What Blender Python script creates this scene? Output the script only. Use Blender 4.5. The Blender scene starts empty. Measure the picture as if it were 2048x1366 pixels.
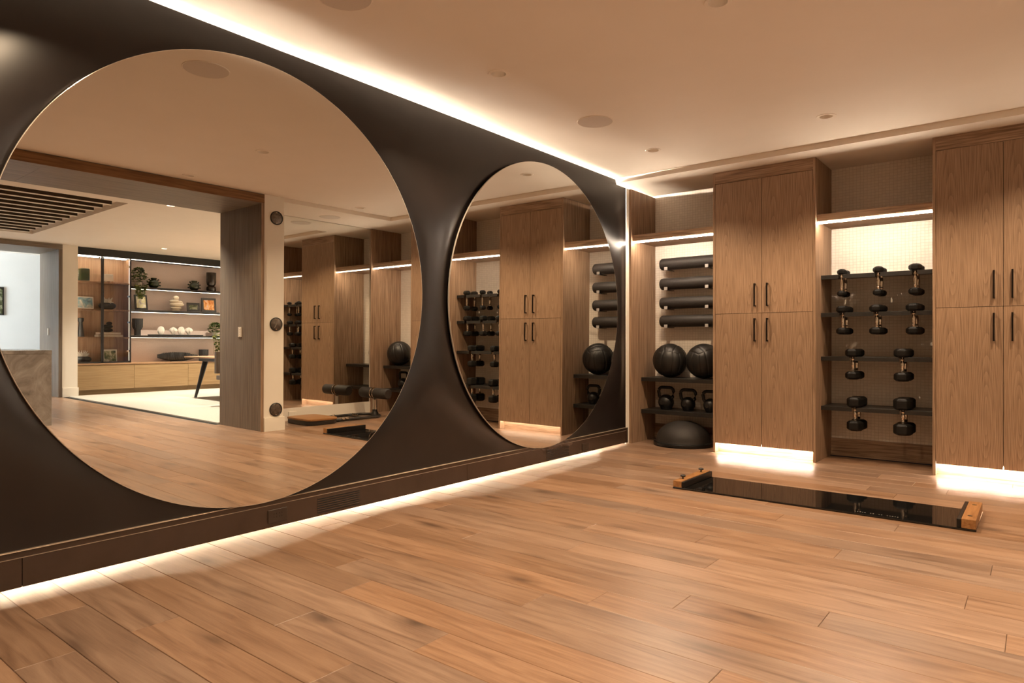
import bpy, bmesh, math, random
from math import sin, cos, pi, sqrt, exp, radians
from mathutils import Vector, Matrix
random.seed(7)
S = bpy.context.scene
COL = S.collection

# ------------------------------------------------------------------ camera, world, exposure
cam = bpy.data.cameras.new('camera'); CAM = bpy.data.objects.new('camera', cam); COL.objects.link(CAM)
CAM.location = (0, 0, 1.05); CAM.rotation_euler = (pi/2, 0, radians(38.45))
cam.sensor_width = 36; cam.lens = 36*1333/2048; cam.shift_y = 3.5/2048; cam.clip_start = .05
S.camera = CAM
W = bpy.data.worlds.new('world'); S.world = W; W.use_nodes = True
W.node_tree.nodes['Background'].inputs[0].default_value = (.62, .78, 1, 1)
W.node_tree.nodes['Background'].inputs[1].default_value = .35
S.view_settings.view_transform = 'Standard'; S.view_settings.look = 'None'
S.view_settings.gamma = 1; S.view_settings.exposure = 0.45; S.view_settings.use_curve_mapping = False
S.cycles.max_bounces = 14; S.cycles.diffuse_bounces = 6; S.cycles.glossy_bounces = 8
S.cycles.sample_clamp_indirect = 4.0; S.cycles.blur_glossy = .5
S.cycles.use_denoising = True

# light levels (radiance of the emitting surfaces)
WARM = (1, .82, .63); LAMP = (1, .88, .72)
E_TOP = (3200, 4000, 650)      # cove strips above the dark wall
E_BOT = (130, 150)          # strips under the dark wall
E_RET = 5200
E_SHELF, E_KICK, E_OFFICE, E_WINDOW, P_DOWN, P_GYM = 150, 210, 7, 40, 105, 94
GYML = (1, .74, .48)

# ------------------------------------------------------------------ materials
MATS = {}
def new_mat(name):
    m = bpy.data.materials.new(name); m.use_nodes = True; MATS[name] = m
    nt = m.node_tree; b = nt.nodes['Principled BSDF']
    return m, nt, b
def nd(nt, typ, **kw):
    n = nt.nodes.new(typ)
    for k, v in kw.items():
        if k.startswith('i_'):
            key = k[2:]; key = int(key) if key.isdigit() else key
            n.inputs[key].default_value = v
        else: setattr(n, k, v)
    return n
def mth(nt, op, a, b=None):
    n = nt.nodes.new('ShaderNodeMath'); n.operation = op
    for i, x in enumerate((a, b)):
        if x is None: continue
        if isinstance(x, (int, float)): n.inputs[i].default_value = x
        else: nt.links.new(x, n.inputs[i])
    return n.outputs[0]
def ramp(nt, fac, stops):
    r = nt.nodes.new('ShaderNodeValToRGB'); el = r.color_ramp.elements
    while len(el) < len(stops): el.new(.5)
    for e, (p, c) in zip(el, stops):
        e.position = p; e.color = (c[0], c[1], c[2], 1) if len(c) == 3 else c
    nt.links.new(fac, r.inputs[0]); return r.outputs[0]
def ocoord(nt, scale=(1, 1, 1), rand=True):
    tc = nt.nodes.new('ShaderNodeTexCoord'); mp = nt.nodes.new('ShaderNodeMapping')
    mp.inputs['Scale'].default_value = scale
    if rand:
        oi = nt.nodes.new('ShaderNodeObjectInfo')
        v = nt.nodes.new('ShaderNodeCombineXYZ')
        for i, k in enumerate((37., 91., 53.)):
            nt.links.new(mth(nt, 'MULTIPLY', oi.outputs['Random'], k), v.inputs[i])
        nt.links.new(tc.outputs['Object'], mp.inputs['Vector'])
        ad = nt.nodes.new('ShaderNodeVectorMath'); ad.operation = 'ADD'
        nt.links.new(mp.outputs[0], ad.inputs[0]); nt.links.new(v.outputs[0], ad.inputs[1])
        return ad.outputs[0], oi.outputs['Random']
    nt.links.new(tc.outputs['Object'], mp.inputs['Vector'])
    return mp.outputs[0], None
def bump(nt, b, h, strength=.2, dist=.002):
    n = nd(nt, 'ShaderNodeBump'); n.inputs['Strength'].default_value = strength; n.inputs['Distance'].default_value = dist
    nt.links.new(h, n.inputs['Height']); nt.links.new(n.outputs[0], b.inputs['Normal'])
def pm(name, c1, c2, scale=6, rough=.5, metal=0, bmp=0, stretch=(1, 1, 1), bscale=None, spec=.5, dist=.002):
    m, nt, b = new_mat(name)
    co, _ = ocoord(nt, stretch)
    n = nd(nt, 'ShaderNodeTexNoise', i_Scale=scale, i_Detail=5.); nt.links.new(co, n.inputs['Vector'])
    nt.links.new(ramp(nt, n.outputs['Fac'], [(.3, c1), (.7, c2)]), b.inputs['Base Color'])
    b.inputs['Roughness'].default_value = rough; b.inputs['Metallic'].default_value = metal
    b.inputs['Specular IOR Level'].default_value = spec
    if bmp:
        n2 = nd(nt, 'ShaderNodeTexNoise', i_Scale=bscale or scale*8, i_Detail=3.); nt.links.new(co, n2.inputs['Vector'])
        bump(nt, b, n2.outputs['Fac'], bmp, dist)
    return m
def emis(name, color, strength):
    m, nt, b = new_mat(name)
    b.inputs['Base Color'].default_value = (.8, .8, .8, 1)
    b.inputs['Emission Color'].default_value = (*color, 1); b.inputs['Emission Strength'].default_value = strength
    return m

def mat_plank():
    m, nt, b = new_mat('oak floor')
    co, rnd = ocoord(nt, (1, 1, 1))
    st = nd(nt, 'ShaderNodeMapping'); st.inputs['Scale'].default_value = (.9, 11, 11); nt.links.new(co, st.inputs['Vector'])
    warp = nd(nt, 'ShaderNodeTexNoise', i_Scale=1.6, i_Detail=2.); nt.links.new(co, warp.inputs['Vector'])
    g1 = nd(nt, 'ShaderNodeTexNoise', i_Scale=2.2, i_Detail=7., i_Roughness=.62, i_Distortion=.9); nt.links.new(st.outputs[0], g1.inputs['Vector'])
    st2 = nd(nt, 'ShaderNodeMapping'); st2.inputs['Scale'].default_value = (3, 160, 160); nt.links.new(co, st2.inputs['Vector'])
    g2 = nd(nt, 'ShaderNodeTexNoise', i_Scale=2., i_Detail=3.); nt.links.new(st2.outputs[0], g2.inputs['Vector'])
    fac = mth(nt, 'ADD', mth(nt, 'MULTIPLY', g1.outputs['Fac'], .8), mth(nt, 'MULTIPLY', g2.outputs['Fac'], .2))
    c = ramp(nt, fac, [(.30, (.115, .058, .030)), (.43, (.19, .102, .055)), (.56, (.245, .140, .080)), (.75, (.305, .185, .11))])
    # knots
    st3 = nd(nt, 'ShaderNodeMapping'); st3.inputs['Scale'].default_value = (1.5, 4.2, 4.2); nt.links.new(co, st3.inputs['Vector'])
    dis = nd(nt, 'ShaderNodeVectorMath', operation='MULTIPLY_ADD'); nt.links.new(warp.outputs['Color'], dis.inputs[0]); dis.inputs[1].default_value = (.5, .5, .5); nt.links.new(st3.outputs[0], dis.inputs[2])
    vo = nd(nt, 'ShaderNodeTexVoronoi', i_Scale=1., i_Randomness=1.); nt.links.new(dis.outputs[0], vo.inputs['Vector'])
    kn = ramp(nt, vo.outputs['Distance'], [(.03, (.30, .27, .25)), (.13, (.72, .70, .68)), (.26, (1, 1, 1))])
    mx = nd(nt, 'ShaderNodeMix', data_type='RGBA', blend_type='MULTIPLY'); mx.inputs[0].default_value = .85
    nt.links.new(c, mx.inputs[6]); nt.links.new(kn, mx.inputs[7])
    hs = nd(nt, 'ShaderNodeHueSaturation'); nt.links.new(mx.outputs[2], hs.inputs['Color'])
    nt.links.new(mth(nt, 'ADD', mth(nt, 'MULTIPLY', rnd, .34), .80), hs.inputs['Value'])
    r2 = mth(nt, 'FRACT', mth(nt, 'MULTIPLY', rnd, 17.3))
    nt.links.new(mth(nt, 'ADD', mth(nt, 'MULTIPLY', r2, .18), .80), hs.inputs['Saturation'])
    nt.links.new(hs.outputs[0], b.inputs['Base Color'])
    nt.links.new(mth(nt, 'ADD', mth(nt, 'MULTIPLY', g1.outputs['Fac'], .14), .24), b.inputs['Roughness'])
    b.inputs['Specular IOR Level'].default_value = .42
    bump(nt, b, fac, .05, .0008)
    return m
def mat_veneer(name, cols, leaf=.213, z0=-.22, ax=0, rings=80., k=.085):
    # crown-cut veneer: mirrored leaves with nested flame figure
    m, nt, b = new_mat(name)
    tc = nd(nt, 'ShaderNodeTexCoord'); oi = nd(nt, 'ShaderNodeObjectInfo'); sp = nd(nt, 'ShaderNodeSeparateXYZ')
    nt.links.new(tc.outputs['Object'], sp.inputs[0])
    nz = nd(nt, 'ShaderNodeTexNoise', i_Scale=1.3, i_Detail=4.)
    ms = nd(nt, 'ShaderNodeMapping'); ms.inputs['Scale'].default_value = (2.5, 2.5, .7); nt.links.new(tc.outputs['Object'], ms.inputs['Vector']); nt.links.new(ms.outputs[0], nz.inputs['Vector'])
    xx = mth(nt, 'PINGPONG', mth(nt, 'ADD', sp.outputs[ax], 4*leaf), leaf)
    xx = mth(nt, 'SUBTRACT', xx, leaf*.52)
    wob = mth(nt, 'MULTIPLY', mth(nt, 'SUBTRACT', nz.outputs['Fac'], .5), .055)
    dz = mth(nt, 'SUBTRACT', sp.outputs[2], z0); z2 = mth(nt, 'MULTIPLY', dz, dz)
    zz = mth(nt, 'MULTIPLY', mth(nt, 'DIVIDE', z2, mth(nt, 'ADD', z2, .15)), k)
    cv = nd(nt, 'ShaderNodeCombineXYZ'); nt.links.new(mth(nt, 'ADD', xx, wob), cv.inputs[0]); nt.links.new(zz, cv.inputs[1])
    ln = nd(nt, 'ShaderNodeVectorMath', operation='LENGTH'); nt.links.new(cv.outputs[0], ln.inputs[0])
    ring = mth(nt, 'FRACT', mth(nt, 'ADD', mth(nt, 'MULTIPLY', ln.outputs['Value'], rings), mth(nt, 'MULTIPLY', nz.outputs['Fac'], 2.2)))
    fine = nd(nt, 'ShaderNodeTexNoise', i_Scale=3., i_Detail=5.)
    mf = nd(nt, 'ShaderNodeMapping'); mf.inputs['Scale'].default_value = (70, 70, 1.6); nt.links.new(tc.outputs['Object'], mf.inputs['Vector']); nt.links.new(mf.outputs[0], fine.inputs['Vector'])
    fac = mth(nt, 'ADD', mth(nt, 'MULTIPLY', ring, .17), mth(nt, 'MULTIPLY', fine.outputs['Fac'], .86))
    c = ramp(nt, fac, [(.22, cols[0]), (.52, cols[1]), (.86, cols[2])])
    hs = nd(nt, 'ShaderNodeHueSaturation'); nt.links.new(c, hs.inputs['Color'])
    nt.links.new(mth(nt, 'ADD', mth(nt, 'MULTIPLY', oi.outputs['Random'], .12), .94), hs.inputs['Value'])
    nt.links.new(hs.outputs[0], b.inputs['Base Color']); b.inputs['Roughness'].default_value = .48; b.inputs['Specular IOR Level'].default_value = .35
    bump(nt, b, fine.outputs['Fac'], .1, .001)
    return m
def mat_straight(name, cols, stretch, rough=.5):
    m, nt, b = new_mat(name)
    co, rnd = ocoord(nt, stretch)
    n = nd(nt, 'ShaderNodeTexNoise', i_Scale=2.4, i_Detail=6., i_Distortion=.5); nt.links.new(co, n.inputs['Vector'])
    nt.links.new(ramp(nt, n.outputs['Fac'], [(.3, cols[0]), (.5, cols[1]), (.72, cols[2])]), b.inputs['Base Color'])
    b.inputs['Roughness'].default_value = rough; b.inputs['Specular IOR Level'].default_value = .35
    bump(nt, b, n.outputs['Fac'], .08, .001)
    return m
def mat_wallpaper():
    m, nt, b = new_mat('embossed wallpaper')
    tc = nd(nt, 'ShaderNodeTexCoord'); mp = nd(nt, 'ShaderNodeMapping'); mp.inputs['Rotation'].default_value = (pi/2, 0, 0)
    nt.links.new(tc.outputs['Object'], mp.inputs['Vector'])
    wz = nd(nt, 'ShaderNodeTexNoise', i_Scale=9., i_Detail=3.); nt.links.new(tc.outputs['Object'], wz.inputs['Vector'])
    ds = nd(nt, 'ShaderNodeVectorMath', operation='MULTIPLY_ADD'); nt.links.new(wz.outputs['Color'], ds.inputs[0]); ds.inputs[1].default_value = (.012, .012, .012); nt.links.new(mp.outputs[0], ds.inputs[2])
    br = nd(nt, 'ShaderNodeTexBrick', offset=0., i_Scale=1.)
    br.inputs['Color1'].default_value = (.76, .70, .62, 1); br.inputs['Color2'].default_value = (.70, .64, .565, 1); br.inputs['Mortar'].default_value = (.56, .50, .43, 1)
    br.inputs['Mortar Size'].default_value = .0022; br.inputs['Mortar Smooth'].default_value = .6; br.inputs['Brick Width'].default_value = .03; br.inputs['Row Height'].default_value = .026
    nt.links.new(ds.outputs[0], br.inputs['Vector'])
    nt.links.new(br.outputs['Color'], b.inputs['Base Color']); b.inputs['Roughness'].default_value = .55
    bump(nt, b, mth(nt, 'SUBTRACT', 1., br.outputs['Fac']), .35, .003)
    return m
def mat_mirror():
    m, nt, b = new_mat('silvered mirror')
    n = nd(nt, 'ShaderNodeTexNoise', i_Scale=.5); r = ramp(nt, n.outputs['Fac'], [(0, (.81, .81, .775)), (1, (.83, .83, .795))])
    nt.links.new(r, b.inputs['Base Color']); b.inputs['Metallic'].default_value = 1; b.inputs['Roughness'].default_value = 0
    return m
def mat_glass(name, tint=(.95, .97, .96), rough=0):
    m, nt, b = new_mat(name)
    nt.nodes.remove(b); out = nt.nodes['Material Output']
    t = nd(nt, 'ShaderNodeBsdfTransparent'); t.inputs[0].default_value = (*tint, 1)
    g = nd(nt, 'ShaderNodeBsdfGlossy'); g.inputs['Roughness'].default_value = .02
    f = nd(nt, 'ShaderNodeFresnel', i_IOR=1.35); mx = nd(nt, 'ShaderNodeMixShader')
    nt.links.new(f.outputs[0], mx.inputs[0]); nt.links.new(t.outputs[0], mx.inputs[1]); nt.links.new(g.outputs[0], mx.inputs[2]); nt.links.new(mx.outputs[0], out.inputs[0])
    return m
def mat_print(name, cols, scale=14, seed=0.):
    m, nt, b = new_mat(name)
    co, _ = ocoord(nt, (1, 1, 1))
    n = nd(nt, 'ShaderNodeTexNoise', i_Scale=scale, i_Detail=6., i_Distortion=1.2); nt.links.new(co, n.inputs['Vector'])
    k = len(cols)-1
    nt.links.new(ramp(nt, n.outputs['Fac'], [(.3+.4*i/k, c) for i, c in enumerate(cols)]), b.inputs['Base Color'])
    b.inputs['Roughness'].default_value = .25
    return m

PLANK = mat_plank()
WAL = [(.125, .073, .043), (.265, .168, .106), (.385, .262, .177)]
VEN = mat_veneer('walnut door veneer', WAL)
VENR = mat_straight('walnut rail veneer', WAL, (1.4, 30, 30))
VENS = mat_straight('walnut side veneer', WAL, (45, 45, 1.1))
JAMB = mat_straight('grey brown portal veneer', [(.085, .06, .042), (.135, .102, .075), (.18, .14, .105)], (30, 30, .8))  # tone lowered overall for the shade on the portal jamb
JAMBH = mat_straight('grey brown header veneer', [(.12, .09, .065), (.185, .145, .11), (.24, .19, .145)], (30, .8, 30))
TRIMW = mat_straight('brown portal edge', [(.13, .06, .022), (.22, .11, .045), (.28, .15, .07)], (20, 1.2, 20))
PAPER = mat_wallpaper()
CEIL = pm('ceiling paint', (.76, .69, .61), (.78, .71, .63), 3, .75, bmp=.04)
WHITE = pm('white wall paint', (.74, .69, .61), (.77, .72, .64), 3, .6, bmp=.04)
COVE = pm('cove paint', (.25, .23, .2), (.27, .25, .22), 3, .8)  # darkened so the light edges along the cove stay crisp
DARK = pm('dark bronze lacquer', (.009, .0065, .0058), (.014, .0105, .0095), 5, .30, bmp=.05, bscale=220, spec=.55, dist=.0006)
DARKB = pm('dark bronze baseboard', (.040, .024, .0165), (.052, .032, .022), 7, .26, bmp=.03, bscale=150, spec=.6)  # base colour raised for the floor light's glow on the boards
LEDGE = pm('champagne metal edge', (.42, .33, .25), (.5, .40, .31), 12, .35, metal=.6)
BLKGAP = pm('black void', (.003, .003, .003), (.005, .005, .005), 5, .8)
MIR = mat_mirror()
EDGE = pm('polished glass edge', (.75, .70, .62), (.85, .8, .72), 10, .15, metal=.4)
BLK = pm('black powder coat', (.010, .009, .008), (.016, .014, .0125), 30, .38, bmp=.05, bscale=400)
HAND = pm('bronze black handle', (.010, .007, .005), (.018, .012, .009), 30, .35, metal=.6)
RUB = pm('black rubber', (.005, .0048, .0045), (.008, .0075, .007), 40, .36, bmp=.05, bscale=300, spec=.3)
FOAM = pm('dark foam', (.014, .0115, .010), (.022, .018, .016), 60, .6, bmp=.15, bscale=500, spec=.35)
LEA = pm('black leather', (.007, .0065, .006), (.013, .012, .011), 12, .42, bmp=.25, bscale=140, spec=.4)
IRON = pm('black cast iron', (.006, .0055, .005), (.010, .0095, .009), 25, .42, bmp=.2, bscale=220, spec=.4)
CHROME = pm('chrome', (.72, .66, .58), (.82, .76, .68), 20, .09, metal=1)
STEEL = pm('brushed steel', (.5, .46, .40), (.62, .57, .5), 40, .3, metal=1, stretch=(1, 1, 8))
GREYB = pm('grey bracket', (.28, .26, .25), (.34, .32, .30), 30, .45)
SLICK = pm('slick black sheet', (.004, .004, .004), (.006, .006, .006), 5, .035, spec=.6)
MAPLE = mat_straight('varnished maple', [(.20, .085, .028), (.28, .13, .045), (.35, .18, .07)], (2, 26, 26), .35)
MAPLEX = mat_straight('varnished maple block', [(.20, .085, .028), (.28, .13, .045), (.35, .18, .07)], (26, 2, 26), .35)
STONE = None
LOAK = mat_straight('pale oak', [(.22, .135, .062), (.27, .175, .085), (.31, .21, .11)], (20, 1.0, 30))
LOAKT = mat_straight('brown oak top', [(.22, .12, .06), (.28, .16, .085), (.34, .2, .11)], (20, 1.0, 30))
BACKW = mat_straight('walnut cabinet back', [(.27, .15, .08), (.37, .22, .13), (.45, .285, .175)], (30, 14, .7))
FAB = pm('taupe grasscloth', (.54, .42, .36), (.60, .475, .41), 40, .8, bmp=.1, stretch=(1, 8, 1))
BLKW = pm('black shelf lacquer', (.010, .009, .008), (.015, .013, .012), 20, .4)
CARP = pm('cream carpet', (.34, .315, .275), (.41, .385, .34), 60, .95, bmp=.3, bscale=300)
GRN = pm('green glass', (.008, .016, .004), (.03, .045, .012), 8, .08, spec=.8)
BLKC = pm('matte black ceramic', (.010, .009, .009), (.018, .017, .016), 14, .55)
CREAM = pm('cream ceramic', (.66, .56, .42), (.74, .64, .5), 10, .5)
WHC = pm('white ceramic', (.74, .68, .6), (.8, .75, .68), 20, .5, bmp=.1)
SMOKE = pm('smoked brown glass', (.012, .007, .004), (.02, .012, .008), 6, .08, spec=.8)
LEAF = pm('green leaves', (.025, .05, .010), (.11, .14, .03), 9, .5)
LEAFY = pm('lit yellow green leaves', (.14, .16, .035), (.26, .24, .06), 9, .5)  # lighter copy of the leaf green, light put into the colour
PAGE = pm('book pages', (.62, .52, .42), (.7, .6, .5), 30, .7)
BOOKC = pm('tan book cloth', (.48, .36, .27), (.55, .42, .32), 30, .7)
PLATE = pm('switch plate', (.5, .44, .36), (.55, .48, .4), 10, .5)
PLATED = pm('bronze outlet plate', (.030, .020, .015), (.04, .028, .02), 10, .28)
GRILLE = pm('speaker grille cloth', (.58, .52, .47), (.62, .56, .51), 200, .85)
FRM = pm('black frame', (.010, .008, .007), (.016, .013, .012), 10, .35)
SLATD = mat_straight('dark walnut slats', [(.028, .016, .007), (.04, .024, .011), (.055, .033, .016)], (20, 1.2, 20))
GLASS = mat_glass('clear cabinet glass', (.97, .965, .95))
def mat_stone():
    m, nt, b = new_mat('brown travertine')
    co, _ = ocoord(nt, (1, 1, 1))
    n1 = nd(nt, 'ShaderNodeTexNoise', i_Scale=3.2, i_Detail=9., i_Roughness=.62, i_Distortion=1.8); nt.links.new(co, n1.inputs['Vector'])
    c = ramp(nt, n1.outputs['Fac'], [(.3, (.085, .066, .050)), (.47, (.155, .124, .098)), (.6, (.20, .163, .13)), (.75, (.27, .225, .185))])
    nt.links.new(c, b.inputs['Base Color']); b.inputs['Roughness'].default_value = .22
    return m
STONE = mat_stone()
PRINTS = [mat_print('seascape print', [(.03, .03, .03), (.10, .2, .24), (.3, .33, .3), (.7, .62, .5)], 7),
          mat_print('garden print', [(.02, .03, .01), (.12, .15, .05), (.6, .56, .42), (.75, .7, .6)], 9),
          mat_print('street print', [(.04, .04, .04), (.45, .42, .38), (.6, .55, .3), (.75, .72, .7)], 8),
          mat_print('leaf print', [(.02, .02, .01), (.08, .09, .04), (.35, .33, .24)], 16),
          mat_print('sunset print', [(.03, .02, .02), (.45, .14, .03), (.7, .36, .12), (.6, .4, .35)], 11)]

# ------------------------------------------------------------------ geometry helpers
def wloc(o):
    v = Vector((0, 0, 0))
    while o: v += Vector(o.location); o = o.parent
    return v
def link(name, me, mat, loc=(0, 0, 0), parent=None):
    o = bpy.data.objects.new(name, me); COL.objects.link(o)
    if mat is not None:
        if not me.materials: me.materials.append(mat)
    if parent is not None:
        o.parent = parent; o.location = Vector(loc) - wloc(parent)
    else: o.location = loc
    return o
def from_bm(name, bm, mat, loc=(0, 0, 0), parent=None, smooth=False):
    me = bpy.data.meshes.new(name)
    bmesh.ops.recalc_face_normals(bm, faces=bm.faces[:])
    bm.to_mesh(me); bm.free()
    if smooth:
        for p in me.polygons: p.use_smooth = True
    return link(name, me, mat, loc, parent)
def box(name, x0, x1, y0, y1, z0, z1, mat, parent=None, bev=0, seg=1):
    bm = bmesh.new(); bmesh.ops.create_cube(bm, size=1)
    sx, sy, sz = abs(x1-x0), abs(y1-y0), abs(z1-z0)
    for v in bm.verts: v.co = Vector((v.co.x*sx, v.co.y*sy, v.co.z*sz))
    if bev: bmesh.ops.bevel(bm, geom=bm.edges[:], offset=min(bev, .45*min(sx, sy, sz)), segments=seg, affect='EDGES', profile=.7)
    return from_bm(name, bm, mat, ((x0+x1)/2, (y0+y1)/2, (z0+z1)/2), parent)
def lathe(name, prof, mat, loc, parent=None, seg=28, axis='Z', smooth=True, flute=None, caps=True):
    bm = bmesh.new(); rings = []
    for r, z in prof:
        ring = []
        for i in range(seg):
            a = 2*pi*i/seg; rr = r*(1+(flute[1]*cos(flute[0]*a) if flute else 0))
            p = (rr*cos(a), rr*sin(a), z)
            if axis == 'X': p = (p[2], p[0], p[1])
            if axis == 'Y': p = (p[0], p[2], p[1])
            ring.append(bm.verts.new(p))
        rings.append(ring)
    for a, b in zip(rings, rings[1:]):
        for i in range(seg): bm.faces.new((a[i], a[(i+1) % seg], b[(i+1) % seg], b[i]))
    for ring, r in ((rings[0], prof[0][0]), (rings[-1], prof[-1][0])):
        if caps and r > 1e-5: bm.faces.new(ring)
    bmesh.ops.remove_doubles(bm, verts=bm.verts[:], dist=1e-6)
    o = from_bm(name, bm, mat, loc, parent)
    if smooth: auto_smooth(o)
    return o
def auto_smooth(o, ang=40):
    me = o.data
    for p in me.polygons: p.use_smooth = True
    try: me.set_sharp_from_angle(angle=radians(ang))
    except Exception: pass
def sweep_bm(pts, r, seg=8, closed=False, bm=None, rads=None):
    bm = bm or bmesh.new(); n = len(pts); P = [Vector(p) for p in pts]; rings = []
    up = Vector((0, 0, 1))
    for i in range(n):
        if closed: t = P[(i+1) % n]-P[i-1]
        else: t = P[min(i+1, n-1)]-P[max(i-1, 0)]
        t.normalize()
        u = up if abs(t.dot(up)) < .95 else Vector((1, 0, 0))
        a = t.cross(u).normalized(); b = t.cross(a).normalized(); rr = rads[i] if rads else r
        rings.append([bm.verts.new(P[i]+rr*(a*cos(2*pi*k/seg)+b*sin(2*pi*k/seg))) for k in range(seg)])
    m = n if closed else n-1
    for i in range(m):
        A, B = rings[i], rings[(i+1) % n]
        for k in range(seg): bm.faces.new((A[k], A[(k+1) % seg], B[(k+1) % seg], B[k]))
    if not closed: bm.faces.new(rings[0]); bm.faces.new(rings[-1])
    return bm
def tube(name, pts, r, mat, parent=None, loc=(0, 0, 0), seg=8, closed=False, rads=None):
    o = from_bm(name, sweep_bm(pts, r, seg, closed, rads=rads), mat, loc, parent); auto_smooth(o, 50); return o
def poly(name, pts, mat, loc=(0, 0, 0), parent=None):
    bm = bmesh.new(); bm.faces.new([bm.verts.new(p) for p in pts]); return from_bm(name, bm, mat, loc, parent)
def extrude_poly(name, pts2, h, mat, loc, parent=None, bev=0):
    # outline in XY, extruded up by h
    bm = bmesh.new(); a = [bm.verts.new((x, y, 0)) for x, y in pts2]; b = [bm.verts.new((x, y, h)) for x, y in pts2]
    n = len(a); bm.faces.new(a); bm.faces.new(b)
    for i in range(n): bm.faces.new((a[i], a[(i+1) % n], b[(i+1) % n], b[i]))
    bmesh.ops.recalc_face_normals(bm, faces=bm.faces[:])
    if bev: bmesh.ops.bevel(bm, geom=[e for e in bm.edges if abs(e.verts[0].co.z-e.verts[1].co.z) < 1e-6], offset=bev, segments=2, affect='EDGES')
    o = from_bm(name, bm, mat, loc, parent); auto_smooth(o, 35); return o
def tag(o, label, cat, group=None):
    o['label'] = label; o['category'] = cat
    if group: o['group'] = group
    return o
def thing(name, label, cat, loc=(0, 0, 0), group=None):
    o = bpy.data.objects.new(name, None); COL.objects.link(o); o.location = loc; o.empty_display_size = .1
    return tag(o, label, cat, group)
def struct(o, label=None):
    o['kind'] = 'structure'
    if label: o['label'] = label
    return o
def copy_tree(o, parent=None):
    c = o.copy(); COL.objects.link(c); c.parent = parent
    for ch in list(o.children): copy_tree(ch, c)
    return c
def sstep(a, b, x):
    t = max(0., min(1., (x-a)/(b-a))); return t*t*(3-2*t)
def interp(tab, y):
    if y <= tab[0][0]: return tab[0][1]
    for (a, va), (b, vb) in zip(tab, tab[1:]):
        if y <= b: return va+(vb-va)*(y-a)/(b-a)
    return tab[-1][1]

ZC, ZS, YF, YB = 2.735, 2.686, 6.236, 6.80     # ceiling, soffit, cabinet front, niche back
XWALL, XCOL, XMW, XH = -3.385, .36, 1.10, 1.36  # dark wall, column face, mirror wall, hall side of portal

def mbox(name, boxes, mat, parent=None, loc=(0, 0, 0)):
    bm = bmesh.new()
    for x0, x1, y0, y1, z0, z1 in boxes:
        r = bmesh.ops.create_cube(bm, size=1)
        for v in r['verts']: v.co = Vector(((x0+x1)/2+v.co.x*(x1-x0), (y0+y1)/2+v.co.y*(y1-y0), (z0+z1)/2+v.co.z*(z1-z0)))
    for v in bm.verts: v.co -= Vector(loc)
    return from_bm(name, bm, mat, loc, parent)
def strip(name, pts, rads, mat, parent=None, loc=(0, 0, 0)):
    return from_bm(name, sweep_bm([Vector(p)-Vector(loc) for p in pts], 0, 4, rads=rads), mat, loc, parent)

# ------------------------------------------------------------------ floor with single planks
floor = struct(mbox('floor', [(-4.55, 10.2, -1.6, 7.6, -.08, -.013)], BLKGAP), 'wide oak plank floor running from the gym into the hall')
JOINTS = {10: [-1.62], 11: [-1.234], 7: [-1.43], 12: [-.643], -7: [-2.995], -6: [-2.595], -5: [-1.77], 5: [-1.229], 2: [-1.143], 3: [-.648], 0: [-1.625],
          4: [-1.883], 8: [-.794], 6: [-.238], 9: [-.18], -3: [-1.68], -1: [-.805]}
PM = {}
def plank_mesh(L, w):
    key = (round(L, 3), round(w, 3))
    if key not in PM:
        bm = bmesh.new(); h = .013; c = .0016; g = .0006
        a, b = L/2-g, w/2-g
        def q(x, y, z): return [bm.verts.new(p) for p in ((-x, -y, z), (x, -y, z), (x, y, z), (-x, y, z))]
        r0, r1, r2 = q(a, b, -h), q(a, b, -c), q(a-c, b-c, 0)
        for A, B in ((r0, r1), (r1, r2)):
            for i in range(4): bm.faces.new((A[i], A[(i+1) % 4], B[(i+1) % 4], B[i]))
        bm.faces.new(r2)
        me = bpy.data.meshes.new('plank'); bm.normal_update(); bm.to_mesh(me); bm.free(); me.materials.append(PLANK); PM[key] = me
    return PM[key]
PW = .178
for k in range(-20, 27):
    y0 = 2.104+PW*k; y1 = y0+PW
    if y1 > YB+.05: continue
    xe = 10.1 if y1 < 4.14 else XH
    xs = -3.88 if y0 < 6.1 else -3.42
    base = JOINTS.get(k, [random.uniform(-3.3, -1.6)])[0]
    js = sorted(set([xs, xe]+[base+1.786*i for i in range(-3, 8) if xs+.15 < base+1.786*i < xe-.15]))
    for a, b in zip(js, js[1:]):
        o = link('plank', plank_mesh(b-a, PW), None, ((a+b)/2, (y0+y1)/2, 0), floor)

# ------------------------------------------------------------------ ceiling (holes cut for the lights and the slat recess)
DL = [(-2.655, 3.21), (-2.655, 5.325), (-1.25, 3.21), (-1.25, 5.325), (.15, 3.19), (.14, 5.32), (-2.655, 1.08), (-1.25, 1.08), (.1, 1.08)]
ODL = [(6.17, 5.44), (3.9, 5.44), (6.17, 7.0), (3.9, 7.0), (1.9, 3.75), (6.55, 2.4), (1.9, 1.2)]
def cyl(bm, x, y, r, z0, z1, seg=28):
    ret = bmesh.ops.create_cone(bm, cap_ends=True, segments=seg, radius1=r, radius2=r, depth=z1-z0)
    for v in ret['verts']: v.co += Vector((x, y, (z0+z1)/2))
ceiling = mbox('ceiling', [(-4.55, 10.2, -1.6, 7.6, ZC, ZC+.14)], CEIL)
bm = bmesh.new()
for x, y in DL+ODL: cyl(bm, x, y, .046, ZC-.02, ZC+.075)
r = bmesh.ops.create_cube(bm, size=1)
for v in r['verts']: v.co = Vector((4.12+v.co.x*3.88, 2.08+v.co.y*2.56, ZC+.02+v.co.z*.10))
cut = from_bm('cutter', bm, None)
md = ceiling.modifiers.new('b', 'BOOLEAN'); md.operation = 'DIFFERENCE'; md.solver = 'EXACT'; md.object = cut
dg = bpy.context.evaluated_depsgraph_get()
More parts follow.
